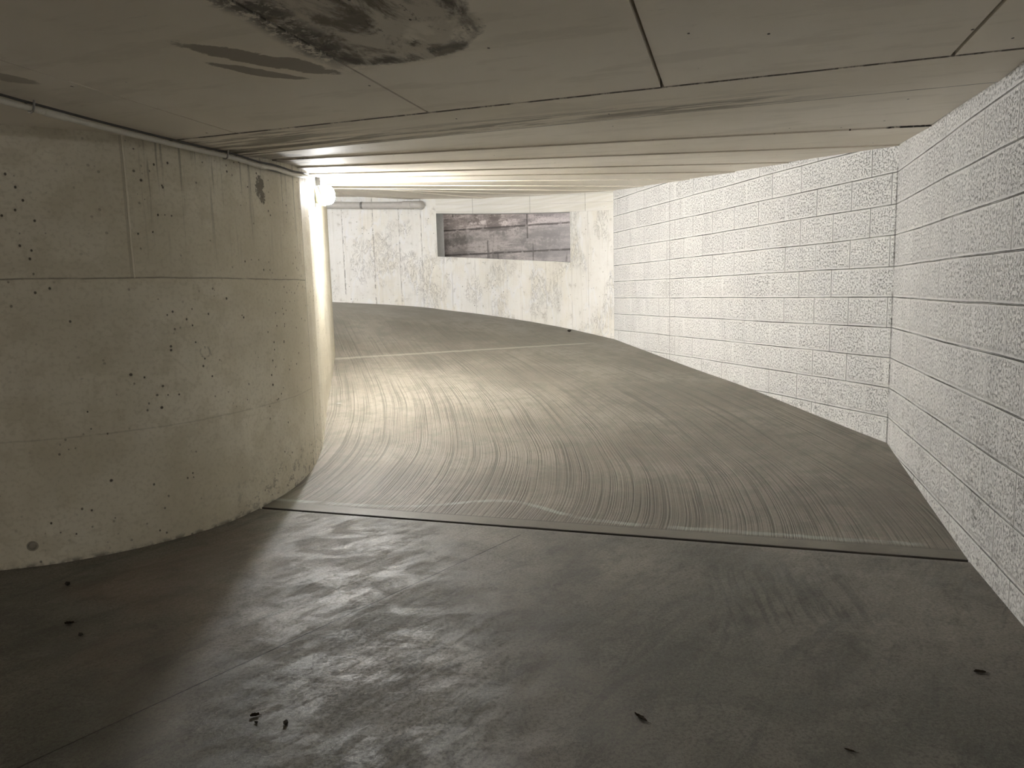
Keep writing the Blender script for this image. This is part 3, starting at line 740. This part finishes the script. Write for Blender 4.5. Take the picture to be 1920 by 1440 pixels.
# ------------------------------------------------------------------ litter
M_leaf = plain('dead_leaf', (0.045, 0.032, 0.016), 0.8); M_grit = plain('dark_grit', (0.03, 0.026, 0.02), 0.9); M_paper = plain('white_scrap', (0.80, 0.79, 0.75), 0.6)
def leaf(pos, L, W, rz, label, seed, curl=0.35):
    rnd = random.Random(seed); bm = bmesh.new(); n = 9; g = []
    for i in range(n + 1):
        t = i / n; wd_ = W * sin(pi * t ** 0.8) * (0.75 + 0.5 * rnd.random()) / 2 + 0.0006; row = []
        for k in (-1, -0.5, 0, 0.5, 1):
            row.append(bm.verts.new(((t - 0.5) * L, k * wd_, 0.002 + curl * W * (k * k) * (0.6 + 0.6 * rnd.random()) + curl * 0.4 * L * (t - 0.5) ** 2)))
        g.append(row)
    for A, B in zip(g, g[1:]):
        for k in range(4): bm.faces.new((A[k], B[k], B[k + 1], A[k + 1]))
    r = bmesh.ops.solidify(bm, geom=bm.faces[:], thickness=-0.0012)
    o = bm_obj('dead_leaf', bm, M_leaf, None, True); o.location = pos; o.rotation_euler = (0, 0, rz); tag(o, label, 'leaf')
    bm = bmesh.new(); ring_tube(bm, [(L * 0.48, 0, 0.004), (L * 0.62, L * 0.03, 0.003), (L * 0.75, L * 0.08, 0.003)], [0.0011, 0.0009, 0.0007], 6)
    bm_obj('stem', bm, M_leaf, o); return o
def chip(pos, s, label, seed, name='grit_lump', mat=None, cat='stone'):
    rnd = random.Random(seed); bm = bmesh.new(); bmesh.ops.create_icosphere(bm, subdivisions=2, radius=1)
    for v in bm.verts: v.co = v.co * (0.75 + 0.45 * rnd.random())
    bmesh.ops.transform(bm, matrix=Matrix.Diagonal((s[0], s[1], s[2], 1)), verts=bm.verts)
    zmin = min(v.co.z for v in bm.verts)
    for v in bm.verts: v.co.z -= zmin
    o = bm_obj(name, bm, mat or M_grit, None, True); o.location = pos; o.rotation_euler = (0, 0, rnd.random() * 3); tag(o, label, cat); return o
leaf((-0.965, 2.425, 0), 0.032, 0.014, 0.3, 'curled black leaf scrap left of the bright floor patch, near the front edge', 3, 0.6)
leaf((0.424, 2.352, 0), 0.060, 0.017, -0.95, 'narrow ragged dead leaf lying on the floor in the centre foreground', 5)
leaf((1.777, 2.592, 0), 0.042, 0.026, -0.25, 'small brown leaf on the floor near the foot of the right block wall', 7, 0.2)
leaf((1.064, 2.143, 0), 0.034, 0.010, -0.6, 'thin dark leaf sliver at the bottom edge of the floor, right of centre', 9, 0.3)
leaf((-2.126, 3.223, 0), 0.040, 0.018, 0.25, 'pointed dead leaf on the dark left floor, larger of two close together', 11, 0.5)
leaf((0.482, 13.20, 0.945), 0.11, 0.05, 0.2, 'dark leaf on the ramp at the foot of the far wall, below the opening', 13, 0.25)
chip((-2.0, 3.10, 0), (0.011, 0.008, 0.008), 'small black grit lump on the dark left floor, beside the pointed leaf', 21)
chip((-2.42, 3.69, 0), (0.013, 0.009, 0.011), 'black grit lump on the floor close to the foot of the curved cream wall', 23)
chip((-0.836, 2.373, 0), (0.011, 0.008, 0.008), 'black grit lump on the floor in front, right of the curled leaf scrap', 25)
chip((-0.945, 2.385, 0), (0.007, 0.004, 0.004), 'tiny black crumb just in front of the curled leaf scrap', 27)
chip((0.98, 11.95, 0.835), (0.035, 0.025, 0.02), 'dark crumb on the ramp by the far wall, nearest the block wall', 29)
bm = bmesh.new(); box_bm(bm, Vector((0, 0, 0.004)), 0.045, 0.012, 0.005, 0, 0.0015)
o = bm_obj('paper_scrap', bm, M_paper, None, False); o.location = (-1.93, 7.87, 0.33); o.rotation_euler = (0, 0, 0.1); tag(o, 'tiny white paper scrap on the ramp at the foot of the lamp wall', 'litter')
